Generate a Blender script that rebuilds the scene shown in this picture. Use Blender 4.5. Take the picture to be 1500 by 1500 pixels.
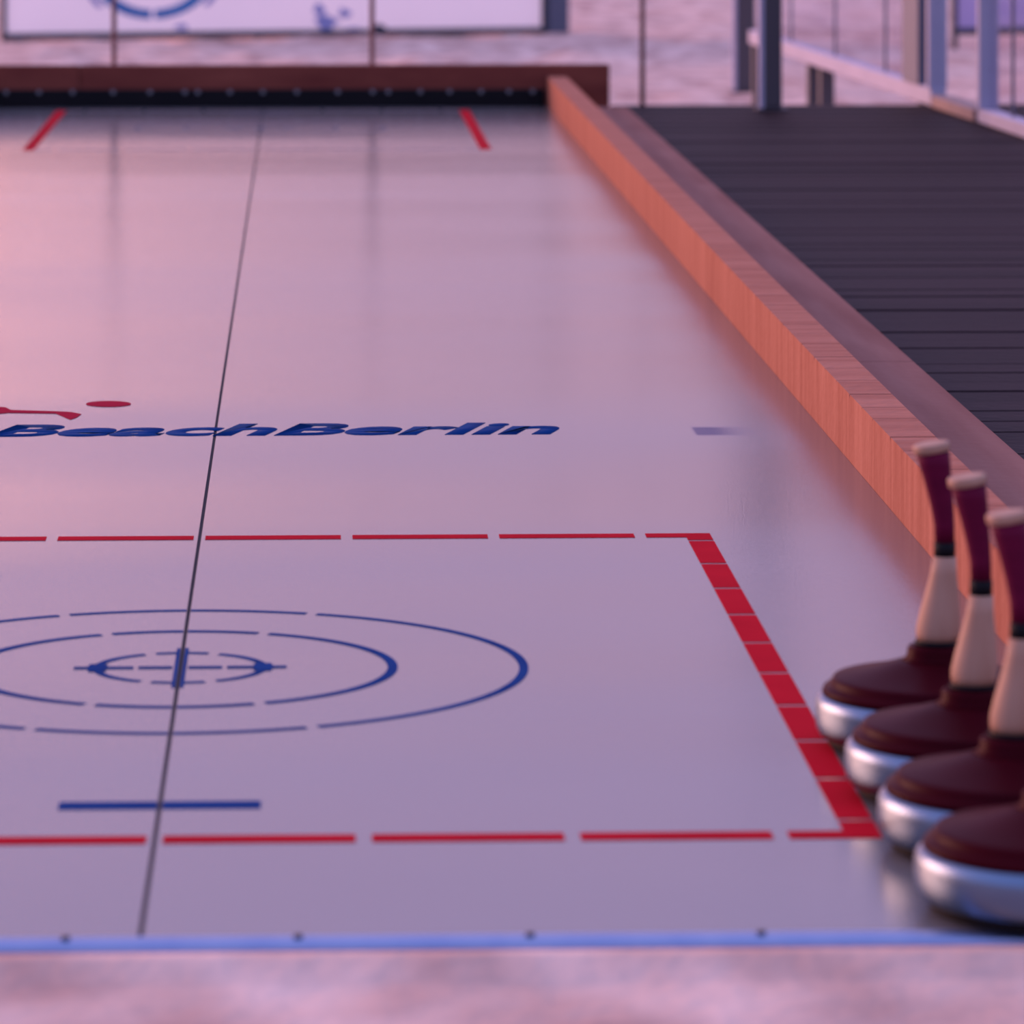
import bpy, bmesh, math, random
from mathutils import Vector, Matrix
random.seed(7)
for o in list(bpy.data.objects): bpy.data.objects.remove(o)
scene = bpy.context.scene
C = scene.collection

# ------------------------------------------------------------------ camera
F, PX, PY, H, VX = 6960.0, 690.0, -260.0, 1.05, 448.0     # focal length and principal point in pixels, eye height
YAW = math.atan((VX - PX) / F)
cd = bpy.data.cameras.new('camera'); cam = bpy.data.objects.new('camera', cd); C.objects.link(cam)
cam.location = (0, 0, H); cam.rotation_euler = (math.pi / 2, 0, YAW)
cd.sensor_width = 36; cd.sensor_fit = 'HORIZONTAL'; cd.lens = F / 1500 * 36
cd.shift_x = (750 - PX) / 1500; cd.shift_y = -(750 - PY) / 1500
cd.clip_start = 0.1; cd.clip_end = 400
cd.dof.use_dof = True; cd.dof.focus_distance = 7.6; cd.dof.aperture_fstop = 7.0
scene.camera = cam
FW = Vector((-math.sin(YAW), math.cos(YAW), 0)); RT = Vector((math.cos(YAW), math.sin(YAW), 0))
def P(px, py, z=0.0):                       # pixel -> point on the level z
    d = FW + RT * ((px - PX) / F) + Vector((0, 0, -(py - PY) / F))
    t = (z - H) / d.z
    return Vector((0, 0, H)) + d * t

# ------------------------------------------------------------------ sky (dusk: pink glow low ahead-left, blue overhead)
w = bpy.data.worlds.new('dusk_sky'); scene.world = w; w.use_nodes = True
nt = w.node_tree; N = nt.nodes; L = nt.links
for n in list(N): N.remove(n)
def nd(t, **k):
    n = N.new(t)
    for a, b in k.items(): setattr(n, a, b)
    return n
def mth(op, a, b=None):
    n = nd('ShaderNodeMath', operation=op)
    for i, v in enumerate((a, b)):
        if v is None: continue
        if isinstance(v, (int, float)): n.inputs[i].default_value = v
        else: L.new(v, n.inputs[i])
    return n.outputs[0]
tc = nd('ShaderNodeTexCoord'); sp = nd('ShaderNodeSeparateXYZ'); L.new(tc.outputs['Generated'], sp.inputs[0])
zc = mth('MAXIMUM', sp.outputs['Z'], 0.0)
ramp = nd('ShaderNodeValToRGB'); L.new(zc, ramp.inputs[0])
cr = ramp.color_ramp
cr.elements[0].position = 0.0; cr.elements[0].color = (0.42, 0.30, 0.42, 1)
cr.elements[1].position = 0.75; cr.elements[1].color = (0.36, 0.42, 0.84, 1)
e = cr.elements.new(0.16); e.color = (0.36, 0.30, 0.45, 1)
e = cr.elements.new(0.235); e.color = (0.41, 0.45, 0.92, 1)
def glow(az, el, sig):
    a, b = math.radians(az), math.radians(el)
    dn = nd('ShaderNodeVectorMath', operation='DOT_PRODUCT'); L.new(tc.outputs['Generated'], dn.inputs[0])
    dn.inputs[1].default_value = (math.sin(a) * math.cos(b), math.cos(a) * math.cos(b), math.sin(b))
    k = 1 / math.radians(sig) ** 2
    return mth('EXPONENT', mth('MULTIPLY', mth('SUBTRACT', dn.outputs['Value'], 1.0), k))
def addcol(prev, fac, col):
    m = nd('ShaderNodeMixRGB', blend_type='ADD'); L.new(fac, m.inputs[0]); L.new(prev, m.inputs[1]); m.inputs[2].default_value = (*col, 1)
    return m.outputs[0]
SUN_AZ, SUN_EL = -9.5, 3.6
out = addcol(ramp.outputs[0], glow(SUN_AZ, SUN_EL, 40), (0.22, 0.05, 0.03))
# low bank of lit cloud, wide and shallow, around the place where the sun goes down
azn = mth('ARCTAN2', sp.outputs['X'], sp.outputs['Y']); eln = mth('ARCSINE', sp.outputs['Z'])
def lobe(v, c, sg):
    u = mth('DIVIDE', mth('SUBTRACT', v, math.radians(c)), math.radians(sg)); return mth('EXPONENT', mth('MULTIPLY', mth('MULTIPLY', u, u), -1.0))
bank = mth('MULTIPLY', lobe(azn, -7.0, 5.5), lobe(eln, 4.6, 1.3))
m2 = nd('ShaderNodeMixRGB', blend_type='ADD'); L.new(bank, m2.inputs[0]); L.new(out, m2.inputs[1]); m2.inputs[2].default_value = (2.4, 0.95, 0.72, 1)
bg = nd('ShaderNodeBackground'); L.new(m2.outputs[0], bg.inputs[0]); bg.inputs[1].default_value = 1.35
wo = nd('ShaderNodeOutputWorld'); L.new(bg.outputs[0], wo.inputs[0])
# veiled low sun
sd = bpy.data.lights.new('low_sun', 'SUN'); sd.energy = 4.3; sd.color = (1.0, 0.46, 0.32); sd.angle = math.radians(38)
so = bpy.data.objects.new('low_sun', sd); C.objects.link(so)
a, b = math.radians(-52), math.radians(9)
so.rotation_euler = Vector((math.sin(a) * math.cos(b), math.cos(a) * math.cos(b), math.sin(b))).to_track_quat('Z', 'Y').to_euler()
so.location = (-20, 20, 12)
vs = scene.view_settings; vs.view_transform = 'Standard'; vs.look = 'None'; vs.exposure = 0.0; vs.gamma = 1; vs.use_curve_mapping = False

# ------------------------------------------------------------------ materials
def mat(name, col, rough=0.6, metal=0.0, spec=0.5, var=None, scale=(5, 5, 5), vfac=1.0, bump=0.0, bscale=60, detail=4, coat=0.0):
    m = bpy.data.materials.new(name); m.use_nodes = True
    nt = m.node_tree; b = nt.nodes['Principled BSDF']
    b.inputs['Base Color'].default_value = (*col, 1); b.inputs['Roughness'].default_value = rough
    b.inputs['Metallic'].default_value = metal; b.inputs['Specular IOR Level'].default_value = spec
    b.inputs['Coat Weight'].default_value = coat
    tc = nt.nodes.new('ShaderNodeTexCoord'); mp = nt.nodes.new('ShaderNodeMapping'); mp.inputs['Scale'].default_value = scale
    nt.links.new(tc.outputs['Object'], mp.inputs[0])
    oi = nt.nodes.new('ShaderNodeObjectInfo')
    ad = nt.nodes.new('ShaderNodeVectorMath'); ad.operation = 'ADD'; nt.links.new(mp.outputs[0], ad.inputs[0])
    sc = nt.nodes.new('ShaderNodeMath'); sc.operation = 'MULTIPLY'; sc.inputs[1].default_value = 37.0; nt.links.new(oi.outputs['Random'], sc.inputs[0])
    nt.links.new(sc.outputs[0], ad.inputs[1])
    nz = nt.nodes.new('ShaderNodeTexNoise'); nz.inputs['Scale'].default_value = 1.0; nz.inputs['Detail'].default_value = detail
    nt.links.new(ad.outputs[0], nz.inputs['Vector'])
    if var is not None:
        r = nt.nodes.new('ShaderNodeValToRGB'); nt.links.new(nz.outputs['Fac'], r.inputs[0])
        r.color_ramp.elements[0].position = 0.5 - 0.22 / vfac; r.color_ramp.elements[0].color = (*col, 1)
        r.color_ramp.elements[1].position = 0.5 + 0.22 / vfac; r.color_ramp.elements[1].color = (*var, 1)
        nt.links.new(r.outputs[0], b.inputs['Base Color'])
    if bump:
        bn = nt.nodes.new('ShaderNodeTexNoise'); bn.inputs['Scale'].default_value = bscale; nt.links.new(tc.outputs['Object'], bn.inputs['Vector'])
        bp = nt.nodes.new('ShaderNodeBump'); bp.inputs['Strength'].default_value = bump; bp.inputs['Distance'].default_value = 0.01
        nt.links.new(bn.outputs['Fac'], bp.inputs['Height']); nt.links.new(bp.outputs[0], b.inputs['Normal'])
    return m
M = {}
M['sand'] = mat('sand', (0.46, 0.26, 0.22), 0.95, spec=0.02, var=(0.86, 0.60, 0.51), scale=(5.5, 4.0, 1), detail=8, bump=0.6, bscale=25)
M['lane'] = mat('lane_plastic', (0.145, 0.135, 0.137), 0.15, spec=0.33, var=(0.165, 0.152, 0.153), scale=(1.5, 1.5, 1), detail=6)
M['red'] = mat('red_paint', (0.42, 0.003, 0.014), 0.8, spec=0.02, var=(0.50, 0.005, 0.018), scale=(9, 9, 9))
M['blue'] = mat('blue_paint', (0.005, 0.032, 0.15), 0.8, spec=0.02, var=(0.008, 0.048, 0.19), scale=(9, 9, 9))
M['print_red'] = mat('print_red', (0.36, 0.006, 0.03), 0.8, spec=0.02)
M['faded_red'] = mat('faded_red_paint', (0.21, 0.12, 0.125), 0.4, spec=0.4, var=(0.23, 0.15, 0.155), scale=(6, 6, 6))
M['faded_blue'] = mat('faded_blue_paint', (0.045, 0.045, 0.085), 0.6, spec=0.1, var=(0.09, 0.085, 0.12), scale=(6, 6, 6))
M['seam'] = mat('seam_filler', (0.045, 0.035, 0.04), 0.9, spec=0.1)
M['rail'] = mat('rail_timber', (0.34, 0.12, 0.078), 0.8, spec=0.04, var=(0.46, 0.185, 0.125), scale=(2, 26, 2), detail=6, bump=0.25, bscale=40)
M['ledge'] = mat('ledge_timber', (0.24, 0.095, 0.075), 0.8, spec=0.04, var=(0.33, 0.15, 0.12), scale=(14, 1.2, 2), detail=6, bump=0.2, bscale=30)
M['deck'] = mat('deck_timber', (0.012, 0.007, 0.008), 0.6, spec=0.04, var=(0.026, 0.014, 0.016), scale=(0.7, 9, 3), detail=6, bump=0.2, bscale=30)
M['end'] = mat('end_timber', (0.15, 0.034, 0.026), 0.7, spec=0.1, var=(0.25, 0.068, 0.046), scale=(3, 3, 12), detail=5)
M['rubber'] = mat('black_rubber', (0.005, 0.005, 0.007), 0.7, spec=0.15, var=(0.008, 0.007, 0.009), scale=(9, 9, 9))
M['washer'] = mat('zinc_washer', (0.16, 0.16, 0.17), 0.6, metal=0.0, spec=0.4)
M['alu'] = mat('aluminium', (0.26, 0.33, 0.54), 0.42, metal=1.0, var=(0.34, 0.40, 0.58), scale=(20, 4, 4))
M['screw'] = mat('dark_screw', (0.06, 0.06, 0.09), 0.5, metal=0.6)
M['steel'] = mat('polished_steel', (0.165, 0.235, 0.33), 0.33, metal=1.0, var=(0.14, 0.20, 0.29), scale=(8, 8, 40))
M['maroon'] = mat('maroon_lacquer', (0.034, 0.0022, 0.005), 0.35, spec=0.012, var=(0.044, 0.003, 0.007), scale=(12, 12, 12))
M['maroon_grip'] = mat('maroon_grip', (0.105, 0.005, 0.028), 0.6, spec=0.06, var=(0.13, 0.006, 0.034), scale=(30, 30, 90))
M['beech'] = mat('beech_wood', (0.39, 0.21, 0.135), 0.55, spec=0.15, var=(0.45, 0.265, 0.18), scale=(50, 50, 7), detail=5)
M['grey_post'] = mat('grey_metal', (0.06, 0.055, 0.065), 0.5, metal=0.3, var=(0.08, 0.07, 0.08), scale=(6, 6, 1))
M['pale_metal'] = mat('pale_metal', (0.33, 0.32, 0.43), 0.5, var=(0.39, 0.37, 0.48), scale=(6, 2, 6))
M['rod'] = mat('rusty_rod', (0.20, 0.105, 0.10), 0.7, var=(0.25, 0.13, 0.12), scale=(9, 9, 4))
M['sill'] = mat('sill_timber', (0.22, 0.14, 0.135), 0.7, var=(0.28, 0.18, 0.17), scale=(9, 2, 9))
M['banner'] = mat('banner_white', (0.80, 0.83, 0.88), 0.5, spec=0.3, var=(0.84, 0.87, 0.92), scale=(1.5, 1, 1.5))
M['banner_blue'] = mat('banner_lilac', (0.33, 0.30, 0.55), 0.5, spec=0.3, var=(0.36, 0.33, 0.58), scale=(2, 1, 2))
M['print_blue'] = mat('print_blue', (0.03, 0.16, 0.42), 0.6, spec=0.2, var=(0.06, 0.22, 0.48), scale=(4, 4, 4))
M['print_lilac'] = mat('print_lilac', (0.30, 0.32, 0.58), 0.6, spec=0.2)
M['dark_frame'] = mat('dark_frame', (0.025, 0.028, 0.045), 0.5, var=(0.035, 0.038, 0.06), scale=(5, 5, 5))
M['grey_frame'] = mat('grey_frame', (0.085, 0.095, 0.14), 0.5, var=(0.10, 0.11, 0.16), scale=(5, 5, 3))
# printed banner cloth: thin, lets the glow behind it through
for k_ in ('banner', 'banner_blue'):
    bt = M[k_].node_tree; pb = bt.nodes['Principled BSDF']; csrc = pb.inputs['Base Color'].links[0].from_socket
    df = bt.nodes.new('ShaderNodeBsdfDiffuse'); tl = bt.nodes.new('ShaderNodeBsdfTranslucent'); mxs = bt.nodes.new('ShaderNodeMixShader'); mxs.inputs[0].default_value = 0.30
    bt.links.new(csrc, df.inputs[0]); bt.links.new(csrc, tl.inputs[0]); bt.links.new(df.outputs[0], mxs.inputs[1]); bt.links.new(tl.outputs[0], mxs.inputs[2])
    bt.links.new(mxs.outputs[0], bt.nodes['Material Output'].inputs[0])
# glass: clear sheet with a fresnel reflection
g = bpy.data.materials.new('clear_pane'); g.use_nodes = True; gt = g.node_tree
for n in list(gt.nodes): gt.nodes.remove(n)
tr = gt.nodes.new('ShaderNodeBsdfTransparent'); tr.inputs[0].default_value = (0.97, 0.94, 0.965, 1)
gl = gt.nodes.new('ShaderNodeBsdfGlossy'); gl.inputs['Roughness'].default_value = 0.08
fr = gt.nodes.new('ShaderNodeFresnel'); fr.inputs[0].default_value = 1.09
mx = gt.nodes.new('ShaderNodeMixShader'); go = gt.nodes.new('ShaderNodeOutputMaterial')
gg = gt.nodes.new('ShaderNodeNewGeometry'); inv = gt.nodes.new('ShaderNodeMath'); inv.operation = 'SUBTRACT'; inv.inputs[0].default_value = 1.0
gt.links.new(gg.outputs['Backfacing'], inv.inputs[1]); fm = gt.nodes.new('ShaderNodeMath'); fm.operation = 'MULTIPLY'
gt.links.new(fr.outputs[0], fm.inputs[0]); gt.links.new(inv.outputs[0], fm.inputs[1]); gt.links.new(fm.outputs[0], mx.inputs[0]); gt.links.new(tr.outputs[0], mx.inputs[1]); gt.links.new(gl.outputs[0], mx.inputs[2]); gt.links.new(mx.outputs[0], go.inputs[0])
M['pane'] = g

# lane surface: faint long undulation of the sheets, fine weave, and a smeared scrape of blue paint
lm = M['lane'].node_tree; lb = lm.nodes['Principled BSDF']
geo = lm.nodes.new('ShaderNodeNewGeometry')
def ln(t, **k):
    n = lm.nodes.new(t)
    for a, b in k.items(): setattr(n, a, b)
    return n
mp = ln('ShaderNodeMapping'); mp.inputs['Scale'].default_value = (0.25, 0.55, 0.3); lm.links.new(geo.outputs['Position'], mp.inputs[0])
n1 = ln('ShaderNodeTexNoise'); n1.inputs['Scale'].default_value = 1.0; n1.inputs['Detail'].default_value = 1.5; lm.links.new(mp.outputs[0], n1.inputs['Vector'])
n2 = ln('ShaderNodeTexNoise'); n2.inputs['Scale'].default_value = 260; lm.links.new(geo.outputs['Position'], n2.inputs['Vector'])
b1 = ln('ShaderNodeBump'); b1.inputs['Strength'].default_value = 1.0; b1.inputs['Distance'].default_value = 0.03; lm.links.new(n1.outputs['Fac'], b1.inputs['Height'])
b2 = ln('ShaderNodeBump'); b2.inputs['Strength'].default_value = 0.12; b2.inputs['Distance'].default_value = 0.002; lm.links.new(n2.outputs['Fac'], b2.inputs['Height']); lm.links.new(b1.outputs[0], b2.inputs['Normal'])
lm.links.new(b2.outputs[0], lb.inputs['Normal'])
s0, s1 = P(1012, 634), P(1095, 628)
sx = ln('ShaderNodeSeparateXYZ'); lm.links.new(geo.outputs['Position'], sx.inputs[0])
def mr(src, a, b, c=0.0, d=1.0):
    n = ln('ShaderNodeMapRange'); n.interpolation_type = 'SMOOTHSTEP'; lm.links.new(src, n.inputs[0])
    for i, v in enumerate((a, b, c, d)): n.inputs[i + 1].default_value = v
    return n.outputs[0]
def mu(a, b):
    n = ln('ShaderNodeMath', operation='MULTIPLY'); lm.links.new(a, n.inputs[0]); lm.links.new(b, n.inputs[1]); return n.outputs[0]
yc = P(1040, 631).y
f1 = mr(sx.outputs['X'], s0.x, s0.x + 0.012); f2 = mr(sx.outputs['X'], s0.x + 0.030, s1.x + 0.03, 1, 0)
f3 = mr(sx.outputs['Y'], yc - 0.09, yc - 0.04); f4 = mr(sx.outputs['Y'], yc + 0.03, yc + 0.08, 1, 0)
fac = mu(mu(f1, f2), mu(f3, f4))
mixc = ln('ShaderNodeMixRGB'); lm.links.new(fac, mixc.inputs[0])
src = lb.inputs['Base Color'].links[0].from_socket
lm.links.new(src, mixc.inputs[1]); mixc.inputs[2].default_value = (0.008, 0.025, 0.13, 1); lm.links.new(mixc.outputs[0], lb.inputs['Base Color'])
lm.links.new(mr(fac, 0, 1, lb.inputs['Specular IOR Level'].default_value, 0.02), lb.inputs['Specular IOR Level'])

# ------------------------------------------------------------------ helpers
def obj(name, me, m=None, parent=None):
    o = bpy.data.objects.new(name, me); C.objects.link(o)
    if m is not None and not me.materials: me.materials.append(M[m])
    if parent is not None: o.parent = parent
    return o
def mesh(name, v, f, smooth=False):
    me = bpy.data.meshes.new(name); me.from_pydata([tuple(x) for x in v], [], f)
    bm = bmesh.new(); bm.from_mesh(me); bmesh.ops.recalc_face_normals(bm, faces=bm.faces); bm.to_mesh(me); bm.free()
    if smooth: me.polygons.foreach_set('use_smooth', [True] * len(me.polygons))
    return me
def box_me(x0, x1, y0, y1, z0, z1, bev=0.0, seg=1):
    bm = bmesh.new()
    bmesh.ops.create_cube(bm, size=1.0, matrix=Matrix.Translation(((x0 + x1) / 2, (y0 + y1) / 2, (z0 + z1) / 2)) @ Matrix.Diagonal((x1 - x0, y1 - y0, z1 - z0, 1)))
    if bev: bmesh.ops.bevel(bm, geom=bm.edges[:], offset=bev, segments=seg, affect='EDGES')
    me = bpy.data.meshes.new('box'); bm.to_mesh(me); bm.free(); return me
def prism(pts, z0, z1):                     # flat outline in plan -> slab
    n = len(pts); v = [(p[0], p[1], z0) for p in pts] + [(p[0], p[1], z1) for p in pts]
    f = [list(range(n))[::-1], list(range(n, 2 * n))] + [[i, (i + 1) % n, n + (i + 1) % n, n + i] for i in range(n)]
    return mesh('slab', v, f)
def extrude_profile(pts, a0, a1, axis):     # profile in (u, z) extruded along axis 'x' or 'y'
    n = len(pts); v = []
    for a in (a0, a1):
        v += [((a, p[0], p[1]) if axis == 'x' else (p[0], a, p[1])) for p in pts]
    f = [list(range(n)), list(range(n, 2 * n))[::-1]] + [[i, (i + 1) % n, n + (i + 1) % n, n + i] for i in range(n)]
    return mesh('bar', v, f)
def lathe(prof, seg=48, smooth=True):       # prof: (radius, z, centre offset x)
    v, f = [], []
    for r, z, ox in prof:
        for i in range(seg):
            t = 2 * math.pi * i / seg
            v.append((ox + r * math.cos(t), r * math.sin(t), z))
    for k in range(len(prof) - 1):
        for i in range(seg):
            j = (i + 1) % seg
            f.append([k * seg + i, k * seg + j, (k + 1) * seg + j, (k + 1) * seg + i])
    f.append(list(range(seg))[::-1]); n = (len(prof) - 1) * seg; f.append([n + i for i in range(seg)])
    me = mesh('turned', v, f, smooth)
    me.polygons[-1].use_smooth = False; me.polygons[-2].use_smooth = False
    return me
def thing(name, label, cat, loc=(0, 0, 0), rz=0.0, group=None):
    o = bpy.data.objects.new(name, None); C.objects.link(o); o.location = loc; o.rotation_euler = (0, 0, rz)
    o.empty_display_size = 0.1
    return tag(o, label, cat, group)
def tag(o, label, cat, group=None, kind=None):
    o['label'] = label; o['category'] = cat
    if group: o['group'] = group
    if kind: o['kind'] = kind
    return o

# ------------------------------------------------------------------ lane measures
XR = P(1182, 602).x                         # inner face of the right rail
XC = (P(293, 783).x + P(237, 1160).x) / 2   # joint between the two sheets
XL = 2 * XC - XR
Y0 = P(750, 1371).y                         # near edge of the sheets
Y1 = P(450, 157).y                          # face of the black bumper
RAIL_H, RAIL_W = 0.110, 0.070
XO = 1.135                                  # outer edge of the low plank beside the rail
SAND_NEAR, SAND_FAR = -0.006, -0.35

# ------------------------------------------------------------------ sand
def hsh(i, j): return (math.sin(i * 127.1 + j * 311.7) * 43758.5453) % 1.0
def vn(x, y):
    i, j = math.floor(x), math.floor(y); u, v = x - i, y - j; u = u * u * (3 - 2 * u); v = v * v * (3 - 2 * v)
    return (hsh(i, j) * (1 - u) + hsh(i + 1, j) * u) * (1 - v) + (hsh(i, j + 1) * (1 - u) + hsh(i + 1, j + 1) * u) * v
def seq(*parts):
    r = []
    for a, b, s in parts:
        n = max(1, round((b - a) / s)); r += [a + (b - a) * k / n for k in range(n)]
    return r + [parts[-1][1]]
xs = seq((-60, -8, 2.5), (-8, -1.6, 0.25), (-1.6, 1.6, 0.035), (1.6, 8, 0.25), (8, 60, 2.5))
ys = seq((-6, 3.4, 0.4), (3.4, Y0 + 0.05, 0.03), (Y0 + 0.05, 17.4, 0.4), (17.4, 40, 0.16), (40, 140, 4))
vv = []
for y in ys:
    t = min(1, max(0, (y - 6) / 9)); t = t * t * (3 - 2 * t)
    base = SAND_NEAR * (1 - t) + SAND_FAR * t
    for x in xs:
        n = (vn(x * 3.1, y * 3.1) - 0.6) * (0.014 if t < 0.5 else 0.09) + (vn(x * 9 + 4, y * 9) - 0.5) * (0.010 if t < 0.5 else 0.03)
        if 4 < y < 17.9 and XL - 0.4 < x < 4.0 : n = min(n, 0) - 0.01
        if y <= Y0 + 0.1: n = min(n, 0.006) if y < Y0 - 0.07 else 0.002 - (0.03 if y > Y0 - 0.01 else 0)
        vv.append((x, y, base + n))
nx = len(xs)
sand = obj('sand_ground', mesh('sand', vv, [[j * nx + i, j * nx + i + 1, (j + 1) * nx + i + 1, (j + 1) * nx + i] for j in range(len(ys) - 1) for i in range(nx - 1)], True), 'sand')
tag(sand, 'pink lit trodden sand in front of the lane and beyond the deck', 'sand', kind='structure')

# ------------------------------------------------------------------ lane
lane = thing('curling_lane', 'pale mauve plastic curling lane of two sheets with painted red and blue target', 'curling lane', (XC, Y0, -0.0))
def lobj(name, me, m): 
    o = obj(name, me, m); o.parent = lane; o.matrix_parent_inverse = Matrix.Translation((-XC, -Y0, 0)); return o
G = 0.0022
for x0, x1 in ((XL, XC - G), (XC + G, XR)):
    lobj('lane_panel', box_me(x0, x1, Y0, Y1 + 0.02, -0.03, 0.0, 0.0006), 'lane')
o = lobj('joint_strip', box_me(XC - G, XC + G, Y0 + 0.004, Y1, -0.03, -0.0015), 'seam'); o['label'] = 'dark joint between the two sheets'
lobj('sub_frame', box_me(XL, XR, Y0 + 0.05, Y1, -0.10, -0.031), 'seam')
# near edge profile with screws
e0, e1 = P(0, 1385), P(1500, 1372)
ang = 0.0
prof = [(-0.016, -0.03)] + [(-0.002 - 0.014 * math.cos(t), -0.008 + 0.0085 * math.sin(t)) for t in [k * math.pi / 12 for k in range(0, 8)]] + [(0.006, 0.0008), (0.006, 0.0002), (-0.003, 0.0001), (-0.003, -0.03)]
eo = lobj('edge_strip', extrude_profile([(Y0 + u, z) for u, z in prof], XL + 0.001, XR - 0.001, 'x'), 'alu'); eo['label'] = 'blue shining metal edge strip with screws'
sc_me = lathe([(0.0045, 0, 0), (0.0045, 0.0018, 0), (0.003, 0.0028, 0)], 12)
for k in range(-4, 7):
    xk = P(95, 1380).x + k * (P(1115, 1368).x - P(95, 1380).x) / 3
    if XL + 0.03 < xk < 0.55:
        s = obj('screw', sc_me, 'screw'); s.parent = eo; s.location = (xk, Y0 - 0.001, 0.0011)
# painted marks
MZ0, MZ1 = -0.001, 0.0007
HALF = (P(1264, 1225).x + P(1024, 785).x) / 2 - XC          # half width of the target field
YN, YF = P(700, 1227).y, P(700, 786).y
YCEN = P(264, 978).y
LW = 0.037
def rect(x0, x1, y0, y1): return [(x0, y0), (x1, y0), (x1, y1), (x0, y1)]
STEP = (P(1142, 1225).x - P(225, 1228).x) / 3; GAP = 0.017
def target(cy, flip, red, blue):
    sgn = -1 if flip else 1
    def put(name, pts, m, **k):
        q = [(XC + sgn * px, cy + sgn * py) for px, py in pts]
        dz = 0.0004 if name == 'cross_block' else 0.0003 if name == 'cross_bar' else 0.0
        return lobj(name, prism(q, MZ0, MZ1 + dz), m)
    yn, yf = YN - YCEN, YF - YCEN
    for y in (yn, yf):
        for sg in (-1, 1):
            x = 0.0
            while x < HALF - 0.01:
                xa, xb = x + GAP / 2, min(x + STEP - GAP / 2, HALF - LW / 2 if True else 0)
                if xb - xa > 0.01: put('red_dash', rect(min(sg * xa, sg * xb), max(sg * xa, sg * xb), y - LW / 2, y + LW / 2), red)
                x += STEP
    ncut = 10
    for sg in (-1, 1):
        cuts = [yf + LW / 2 - (P(1014, 797).y * 0 + 0.052)] 
        ya = yf + LW / 2; first = True; edges = []
        y = ya - 0.070
        edges.append((y + 0.006, ya))
        st = (yf - yn + LW - 0.070 - 0.09) / 9
        for k in range(9): edges.append((y - st + 0.006, y - 0.006)); y -= st
        edges.append((yn - LW / 2, y - 0.006))
        for a_, b_ in edges: put('red_block', rect(sg * HALF - LW / 2, sg * HALF + LW / 2, a_, b_), 'red')
    def arc(r, lw, a0, a1, n=14):
        pts = []
        for rr, rng in ((r + lw / 2, range(n + 1)), (r - lw / 2, range(n, -1, -1))):
            for k in rng:
                t = a0 + (a1 - a0) * k / n; pts.append((rr * math.cos(t), rr * math.sin(t)))
        return pts
    for r, lw in ((0.427, 0.0115), (0.264, 0.0125), (0.104, 0.010)):
        ga = 0.008 / r; gs = (G + 0.0008) / r
        for k in range(8):
            c = k * math.pi / 4; h = math.pi / 8 - ga; hh = math.pi / 8 - 0.0015 / r
            if k in (2, 6):
                put('ring_segment', arc(r, lw, c - h, c - gs, 8), blue); put('ring_segment', arc(r, lw, c + gs, c + h, 8), blue)
            else: put('ring_segment', arc(r, lw, c - (hh if k in (0, 1, 4, 5) else h), c + (hh if k in (0, 3, 4, 7) else h)), blue)
    for sg in (-1, 1):
        def R_(x0, x1, y0, y1): return rect(min(sg * x0, sg * x1), max(sg * x0, sg * x1), y0, y1)
        put('cross_bar', R_(0.010, 0.052, -0.006, 0.006), blue); put('cross_bar', R_(0.058, 0.132, -0.006, 0.006), blue)
        put('cross_bar', R_(G + 0.0008, 0.0075, -0.135, 0.135), blue)
        put('cross_block', arc(0.104, 0.022, -0.22 + (0 if sg > 0 else math.pi), 0.22 + (0 if sg > 0 else math.pi), 6), blue)
        yl = P(235, 1180).y - YCEN
        put('start_line', R_(G + 0.0008, (P(383, 1180).x - P(87, 1180).x) / 2, yl - 0.019, yl + 0.019), blue)
target(YCEN, False, 'red', 'blue')
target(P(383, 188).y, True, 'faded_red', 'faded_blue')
# lettering
cu = bpy.data.curves.new('lettering', 'FONT'); cu.body = 'BeachBerlin'; cu.shear = 0.0; cu.offset = 0.034; cu.extrude = 0.0; cu.space_character = 1.02; cu.resolution_u = 4
to = bpy.data.objects.new('tmp_text', cu); C.objects.link(to)
bpy.context.view_layer.update()
me = bpy.data.meshes.new_from_object(to.evaluated_get(bpy.context.evaluated_depsgraph_get()))
bpy.data.objects.remove(to)
bx0 = min(v.co.x for v in me.vertices); bx1 = max(v.co.x for v in me.vertices); by0 = min(v.co.y for v in me.vertices); by1 = max(v.co.y for v in me.vertices)
t0, t1 = P(-22, 640), P(830, 619)
tw = P(830, 641).x - t0.x; th = t1.y - t0.y; SH = 0.28
for v in me.vertices:
    yy = (v.co.y - by0) / (by1 - by0) * th
    v.co = (t0.x + (v.co.x - bx0) / (bx1 - bx0) * (tw - SH * th * 0.6) + yy * SH, t0.y + yy, 0.0007)
bm = bmesh.new(); bm.from_mesh(me); ex = bmesh.ops.extrude_face_region(bm, geom=bm.faces[:])
for v in [g_ for g_ in ex['geom'] if isinstance(g_, bmesh.types.BMVert)]: v.co.z = -0.001
bmesh.ops.recalc_face_normals(bm, faces=bm.faces); bm.to_mesh(me); bm.free()
me.materials.clear()
o = lobj('lettering', me, 'blue'); o['label'] = 'bold slanted blue lettering printed on the lane'
def pix(name, pts, m, lab=None):
    o = lobj(name, prism([P(x, y)[:2] for x, y in pts], -0.001, 0.0009), m)
    if lab: o['label'] = lab
    return o
pix('emblem_dot', [(159 + 33 * math.cos(t), 592 + 4.2 * math.sin(t)) for t in [k * math.pi / 12 for k in range(24)]], 'print_red', 'red oval dot of the printed emblem')
pix('emblem_stroke', [(-60, 592), (-20, 596), (8, 597), (16, 601), (50, 602), (84, 603), (104, 604), (119, 607), (112, 612), (103, 615), (92, 610), (82, 606), (48, 605.5), (12, 605), (-10, 607), (-60, 604)], 'print_red', 'red swoosh of the printed emblem')

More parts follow.
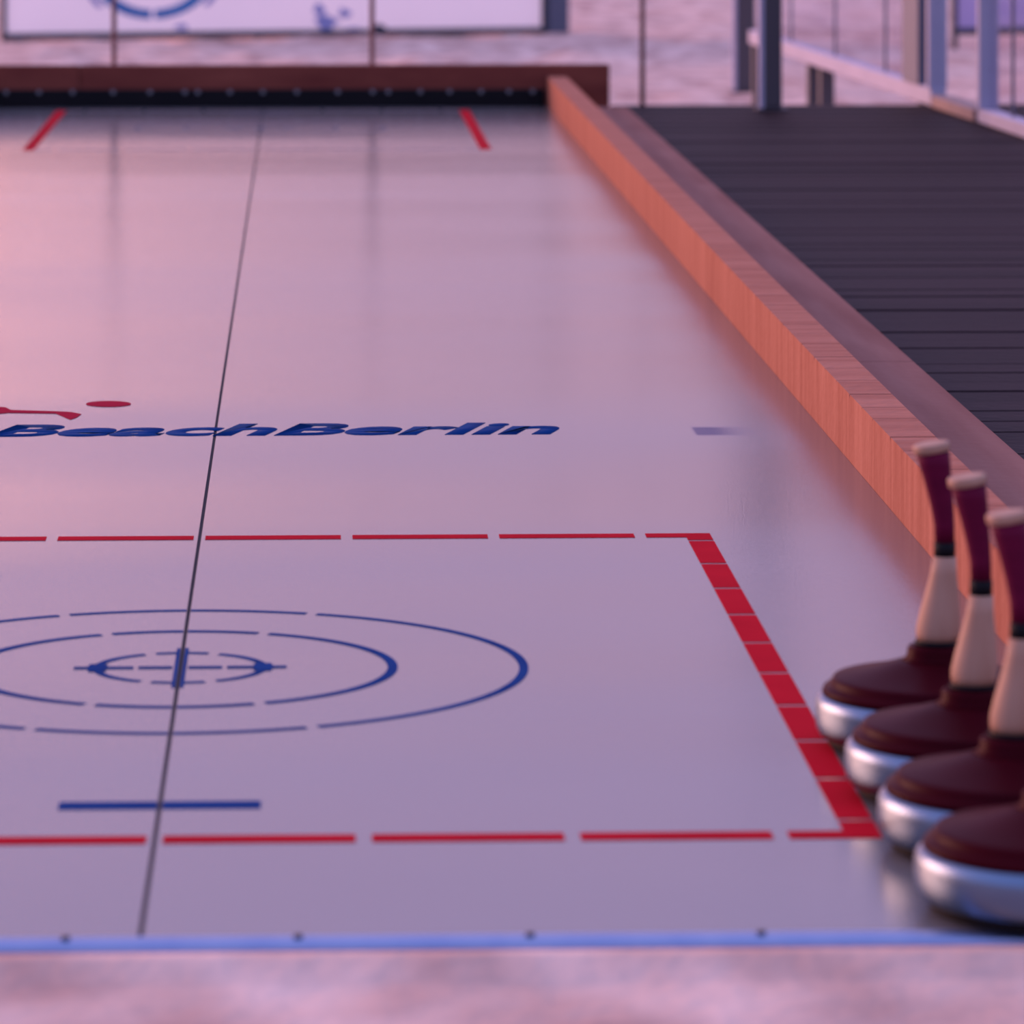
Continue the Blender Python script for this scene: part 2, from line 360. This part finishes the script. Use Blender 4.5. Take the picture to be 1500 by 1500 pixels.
# ------------------------------------------------------------------ side rails
def side_rail(label, mirror):
    s = -1 if mirror else 1
    yA, yB = Y0 - 0.02, Y1 + 0.028
    xi = XL if mirror else XR
    t = thing('side_rail', label, 'rail', (xi, yA, 0), 0, 'timber rails along the lane')
    L_ = yB - yA
    # beam: side profile in (y, z) with shallow saw kerfs across the top
    pts = [(0, -0.10), (L_, -0.10), (L_, RAIL_H)]
    marks = []
    y = P(1345, 640, RAIL_H).y - yA
    k0 = -6
    for k in range(-6, 20):
        marks.append((y + k * 0.545, 0.010, 0.009))
        for q_ in (0.17, 0.34): marks.append((y + k * 0.545 - q_ - 0.05 * math.sin(k * 3 + q_ * 20), 0.006, 0.005))
    for yk, wd, dp in sorted(marks, reverse=True):
        if 0.05 < yk < L_ - 0.05: pts += [(yk + wd / 2, RAIL_H), (yk, RAIL_H - dp), (yk - wd / 2, RAIL_H)]
    pts.append((0, RAIL_H))
    b = 0.004
    o = obj('beam', extrude_profile(pts, min(0, s * RAIL_W), max(0, s * RAIL_W), 'x'), 'rail', t)
    x0, x1 = s * (RAIL_W + 0.0005), s * (XO - XR)
    seg = 3
    for k in range(seg):
        ya, yb = L_ * k / seg + 0.001, L_ * (k + 1) / seg - 0.001
        if k == seg - 1: yb -= 0.80
        p = obj('low_plank', box_me(min(x0, x1), max(x0, x1), ya, yb, -0.10, 0.045, 0.003), 'ledge', t)
    return t
side_rail('sawn orange timber rail with low outer plank running between lane and dark deck', False)
side_rail('sawn timber rail along the far left side of the lane', True)

# ------------------------------------------------------------------ end board
YE = Y1 + 0.03
xr = P(893, 150).x * (YE / P(893, 150).y)
xl = 2 * XC - xr
zt = H - (95 - PY) / F * YE
eb = thing('end_board', 'dark red brown timber board with black bumper across the far end of lane', 'board', (XC, YE, 0))
def ep(name, me, m, par=eb):
    o = obj(name, me, m); o.parent = par
    o.matrix_parent_inverse = Matrix.Translation((-XC, -YE, 0)) if par is eb else Matrix.Identity(4); return o
xj = P(117, 157).x
ep('board', box_me(xl, xj - 0.001, YE, YE + 0.05, -0.10, zt, 0.004), 'end'); ep('board', box_me(xj + 0.001, xr, YE, YE + 0.05, -0.10, zt, 0.004), 'end')
zb = H - (131 - PY) / F * Y1
bp_ = ep('bumper_strip', box_me(XL + 0.012, XR - 0.012, Y1, YE - 0.001, 0.0005, zb, 0.003), 'rubber'); bp_['label'] = 'black rubber bumper with pale fixing washers'
wm = lathe([(0.009, 0, 0), (0.009, 0.002, 0), (0.006, 0.004, 0)], 14)
zw = H - (134.5 - PY) / F * Y1
for px in (10, 58, 107, 166, 220, 271, 290, 337, 385, 435, 495, 546, 569, 616, 659, 705, 746, 781):
    o = obj('washer', wm, 'washer'); o.parent = bp_; o.location = (P(px, 157).x, Y1 - 0.0002, zw); o.rotation_euler = (math.pi / 2, 0, 0)

# ------------------------------------------------------------------ deck of dark boards
YD = Y1 + 0.10
deck = thing('wooden_deck', 'dark weathered deck of crosswise boards right of the orange rail', 'deck'); deck['kind'] = 'structure'
pw, pg = 0.140, 0.006
bme = [box_me(0, 2.35, 0, pw, -0.028, 0.0, 0.003) for _ in range(1)]
y = YD - pw; k = 0
while y > 3.0:
    o = obj('plank', bme[0], 'deck', deck); o.location = (XO + 0.004, y, random.uniform(-0.002, 0.0015)); k += 1
    y -= pw + pg
obj('rim_joist', box_me(XO, XO + 2.35, YD + 0.001, YD + 0.04, -0.34, -0.004, 0.003), 'deck', deck)
for xx in (XO + 0.1, XO + 1.1, XO + 2.2): obj('joist', box_me(xx, xx + 0.06, 3.1, YD, -0.14, -0.031), 'deck', deck)

# ------------------------------------------------------------------ slim rods behind the end board
def at_depth(px, py, Y):                   # point of the pixel ray on the plane y = Y
    d = FW + RT * ((px - PX) / F) + Vector((0, 0, -(py - PY) / F))
    return Vector((0, 0, H)) + d * (Y / d.y)
for px, lab, z0 in ((167, 'thin rusty brown rod standing behind the board near the red left mark', SAND_FAR), (545, 'thin rusty brown rod behind the middle of the end board', SAND_FAR), (941, 'thin rusty brown rod at the deck edge beside the grey post', -0.004)):
    yy = YD + 0.13 if z0 < -0.1 else YD + 0.02
    p = at_depth(px, 100, yy)
    o = obj('rod', lathe([(0.010, -0.03 if z0 < -0.1 else 0, 0), (0.010, 0.62 - z0, 0), (0.006, 0.635 - z0, 0)], 14), 'rod'); o.location = (p.x, yy, z0)
    tag(o, lab, 'rod', 'thin rods behind the lane')

# ------------------------------------------------------------------ grey posts
def post(x, y, z0, w, d, h, label):
    t = thing('steel_post', label, 'post', (x, y, z0), 0, 'grey posts at the deck end')
    obj('shaft', box_me(-w / 2, w / 2, -d / 2, d / 2, 0.008, h, 0.006), 'grey_post', t)
    obj('foot_plate', box_me(-w / 2 - 0.02, w / 2 + 0.02, -d / 2 - 0.015, d / 2 + 0.015, 0, 0.008), 'grey_post', t)
    obj('groove', box_me(-w / 2 - 0.012, -w / 2 + 0.006, -d / 2 - 0.006, d / 2 - 0.02, 0.008, h, 0.002), 'pale_metal', t)
    obj('post_cap', box_me(-w / 2 - 0.006, w / 2 + 0.006, -d / 2 - 0.006, d / 2 + 0.006, h, h + 0.012, 0.003), 'grey_post', t)
p = P(1130, 161); post(p.x, p.y, 0.0, 0.072, 0.07, 2.0, 'tall grey post standing on the far edge of the dark deck')
p = P(1091, 135, SAND_FAR); post(p.x, p.y, SAND_FAR, 0.105, 0.09, 2.4, 'tall grey post standing in the sand behind the deck')

# ------------------------------------------------------------------ wind screens along the right
def screen(name, A, B, z0, zleg, label, joints, ends, leg_t, frame='pale_metal', rail_h=0.065):
    d = (B - A); Ln = d.length; rz = math.atan2(d.y, d.x)
    t = thing(name, label, 'wind screen', (A.x, A.y, zleg), rz)
    z = z0 - zleg
    obj('base_rail', box_me(0, Ln, -0.03, 0.03, z, z + rail_h, 0.004), frame, t)
    obj('top_rail', box_me(0, Ln, -0.02, 0.02, z + 1.75, z + 1.80, 0.004), frame, t)
    js = [0.0] + [j * Ln for j in joints] + [Ln]
    for i in range(len(js) - 1):
        obj('pane', box_me(js[i] + 0.012, js[i + 1] - 0.012, -0.003, 0.003, z + rail_h, z + 1.75), 'pane', t)
    for j in js[1:-1]:
        obj('mullion', box_me(j - 0.006, j + 0.006, -0.006, 0.006, z + rail_h, z + 1.75, 0.002), 'grey_frame', t)
    for j, wd, mm in ends:
        obj('end_post', box_me(j * Ln - wd / 2, j * Ln + wd / 2, -0.035, 0.035, z + rail_h, z + 1.84, 0.004), mm, t)
    for l in leg_t:
        obj('leg', box_me(l * Ln - 0.035, l * Ln + 0.035, -0.03, 0.03, 0, z - 0.0, 0.003), 'grey_post', t)
    return t
A = P(1378, 157); B = P(1150, 79)
B = A + (B - A) * 1.25; A = A + Vector((0, 0.06, 0))
A.z = B.z = 0
screen('wind_screen', A, B, 0.0, SAND_FAR, 'far clear wind screen on a pale rail raised above the sand', (0.24, 0.5, 0.76), ((0.008, 0.05, 'pale_metal'), (0.085, 0.36, 'grey_frame')), (0.05, 0.55, 0.62, 0.97))
dirn = (A - B).normalized()
A2 = A + dirn * 0.95; B2 = A + dirn * 6.5
screen('wind_screen', A2, B2, 0.0, 0.0, 'near clear wind screen standing on the deck boards at the right', (0.09, 0.33, 0.66), ((0.006, 0.05, 'pale_metal'), (0.994, 0.05, 'pale_metal')), (), rail_h=0.05)
sl = obj('timber_sill', box_me(0, (A2 - A).length - 0.1, -0.04, 0.04, 0, 0.045, 0.004), 'sill'); sl.location = A + dirn * 0.07; sl.rotation_euler = (0, 0, math.atan2(dirn.y, dirn.x))
tag(sl, 'short pinkish timber sill on the deck between the two wind screens', 'sill')

# ------------------------------------------------------------------ banners on the sand
def banner(px0, px1, ypx0, ypx1, Ya, Yb, label, face, with_print):
    a_ = at_depth(px0, ypx0, Ya); b_ = at_depth(px1, ypx1, Yb)
    d = Vector((b_.x - a_.x, b_.y - a_.y, 0)); Ln = d.length; rz = math.atan2(d.y, d.x)
    zb_ = (a_.z + b_.z) / 2 - SAND_FAR; top = 1.36
    t = thing('banner_board', label, 'banner', (a_.x, a_.y, SAND_FAR), rz, 'banners on the sand')
    obj('panel', mesh('sheet', [(0.03, 0.01, zb_ + 0.045), (Ln - 0.10, 0.01, zb_ + 0.045), (Ln - 0.10, 0.01, top), (0.03, 0.01, top)], [[0, 1, 2, 3]]), face, t)
    obj('bottom_bar', box_me(0.03, Ln - 0.10, -0.01, 0.03, zb_, zb_ + 0.045, 0.004), 'dark_frame', t)
    obj('top_bar', box_me(0.03, Ln - 0.10, -0.01, 0.03, top, top + 0.04, 0.004), 'dark_frame', t)
    obj('side_bar', box_me(0.0, 0.03, -0.01, 0.03, 0, top + 0.04, 0.004), 'dark_frame', t)
    obj('side_bar', box_me(Ln - 0.10, Ln - 0.06, -0.01, 0.03, zb_, top + 0.04, 0.004), 'dark_frame', t)
    pz = zb_ - 0.03
    o = obj('end_upright', box_me(Ln - 0.06, Ln + 0.08, -0.03, 0.09, pz, top + 0.06, 0.006), 'grey_frame', t)
    obj('foot', box_me(Ln - 0.02, Ln + 0.04, -0.01, 0.05, 0, pz, 0.003), 'grey_frame', t)
    obj('foot', box_me(Ln * 0.45, Ln * 0.45 + 0.05, 0.0, 0.04, 0, zb_, 0.003), 'grey_frame', t)
    if with_print:
        def loc(px, py):
            q = at_depth(px, py, (Ya + Yb) / 2); return ((q.x - a_.x) / math.cos(rz), q.z - SAND_FAR)
        def disc(name, pts, m):
            n = len(pts); v = [(x, 0.006, z) for x, z in pts] + [(x, 0.009, z) for x, z in pts]
            return obj(name, mesh('print', v, [list(range(n)), list(range(n, 2 * n))[::-1]] + [[i, (i + 1) % n, n + (i + 1) % n, n + i] for i in range(n)]), m, t)
        cx_, cz_ = loc(226, -42); R0 = cz_ - loc(226, 26)[1]
        def ringseg(a0, a1, r0, r1, m, n=20):
            disc('print_ring', [(cx_ + r1 * 1.35 * math.cos(a0 + (a1 - a0) * k / n), cz_ + r1 * math.sin(a0 + (a1 - a0) * k / n)) for k in range(n + 1)] + [(cx_ + r0 * 1.35 * math.cos(a1 + (a0 - a1) * k / n), cz_ + r0 * math.sin(a1 + (a0 - a1) * k / n)) for k in range(n + 1)], m)
        for a0 in range(0, 360, 60): ringseg(math.radians(a0 + 2 - 30), math.radians(a0 + 58 - 30), R0 * 0.80, R0, 'print_blue')
        for a0 in (195, 320): ringseg(math.radians(a0), math.radians(a0 + 26), R0 * 1.06, R0 * 1.16, 'print_lilac')
        for px, py, rx, ry, m in ((268, 38, 9, 5, 'print_lilac'), (478, 34, 16, 10, 'print_lilac'), (505, 20, 9, 7, 'print_lilac'), (520, 45, 10, 4, 'print_lilac'), (555, 42, 10, 5, 'dark_frame'), (468, 14, 8, 9, 'print_lilac')):
            x0_, z0_ = loc(px, py); x1_, z1_ = loc(px + rx, py - ry)
            disc('print_mark', [(x0_ + (x1_ - x0_) * math.cos(t_) * (1 + 0.25 * math.sin(3 * t_ + px)), z0_ + (z1_ - z0_) * math.sin(t_) * (1 + 0.2 * math.cos(2 * t_ + py))) for t_ in [k * math.pi / 8 for k in range(16)]], m)
    return t
YB = P(828, 60, SAND_FAR).y
banner(2, 815, 59, 50, YB, YB + 0.9, 'wide white banner with blue round print behind the end board', 'banner', True)
banner(1396, 1960, 49, 44, YB - 1.2, YB - 0.2, 'lilac banner with dark lower edge behind the right wind screen', 'banner_blue', False)

# ------------------------------------------------------------------ ice stocks
def ice_stock(label):
    t = thing('ice_stock', label, 'ice stock', (0, 0, 0), 0, 'ice stocks lined up at the lane edge')
    obj('sole', lathe([(0.116, 0, 0), (0.121, 0.003, 0), (0.121, 0.011, 0)], 64), 'rubber', t)
    obj('metal_rim', lathe([(0.122, 0.011, 0), (0.130, 0.013, 0), (0.1335, 0.020, 0), (0.135, 0.030, 0), (0.135, 0.046, 0), (0.1335, 0.052, 0), (0.1290, 0.0575, 0), (0.1245, 0.059, 0)], 72), 'steel', t)
    d = obj('dome', lathe([(0.1275, 0.0592, 0), (0.1265, 0.0640, 0), (0.1250, 0.0658, 0), (0.1195, 0.0678, 0), (0.1175, 0.0690, 0), (0.1165, 0.0740, 0), (0.1145, 0.0768, 0), (0.1100, 0.0780, 0), (0.100, 0.0800, 0), (0.080, 0.0842, 0), (0.060, 0.0900, 0), (0.045, 0.0945, 0), (0.0370, 0.0972, 0)], 64), 'maroon', t); d['label'] = 'glossy dark maroon cone'
    obj('collar', lathe([(0.0370, 0.0973, 0), (0.0335, 0.0995, 0.0005), (0.0322, 0.1035, 0.001), (0.0315, 0.1105, 0.001), (0.0285, 0.1140, 0.001)], 40), 'maroon', t)
    obj('collar_ring', lathe([(0.0248, 0.1141, 0.003), (0.0248, 0.1195, 0.003)], 40), 'rubber', t)
    hb = [(0.0235, 0.1196, 0.004), (0.0248, 0.127, 0.0042), (0.0250, 0.136, 0.005), (0.0228, 0.153, 0.0068), (0.0188, 0.174, 0.009), (0.0150, 0.195, 0.0108), (0.0130, 0.2145, 0.0120)]
    h = obj('handle', lathe(hb, 40), 'beech', t); h['label'] = 'bare turned beech neck'
    obj('grip_ring', lathe([(0.0122, 0.2146, 0.012), (0.0122, 0.2305, 0.0122)], 32), 'rubber', h)
    obj('grip', lathe([(0.0112, 0.2306, 0.0122), (0.0116, 0.25, 0.0115), (0.0130, 0.27, 0.0092), (0.0152, 0.295, 0.005), (0.0178, 0.318, 0.0008), (0.0195, 0.3335, -0.002)], 36), 'maroon_grip', h)
    # slanted end cap
    cap = obj('end_cap', lathe([(0.0195, 0, 0), (0.0210, 0.0015, 0), (0.0212, 0.0080, 0), (0.0203, 0.0098, 0), (0.0185, 0.0105, 0)], 36), 'beech', h)
    cap.location = (-0.0023, 0, 0.3328); cap.rotation_euler = (0, math.radians(-9), 0)
    return t
def copy_tree(o, parent=None):
    c = o.copy(); C.objects.link(c)
    if parent is not None: c.parent = parent
    for ch in list(o.children): copy_tree(ch, c)
    return c
X_ST = P(1195, 1035, 0.045).x + 0.1345
Y_ST = P(1370, 1035, 0.045).y
labs = ['maroon ice stock with wooden handle, farthest of the row, fully in view', 'second farthest maroon ice stock of the row, wooden handle in view',
        'third maroon ice stock of the row, its handle cut by the right border', 'nearest maroon ice stock of the row, only steel rim and cone showing']
st = ice_stock(labs[0]); sts = [st]
for k in range(1, 4): sts.append(copy_tree(st))
for k, s in enumerate(sts):
    s.location = (X_ST + 0.003 * k, Y_ST - 0.2705 * k, 0.0015); s.rotation_euler = (0, 0, math.radians((0, 2, -3, 2)[k])); s['label'] = labs[k]
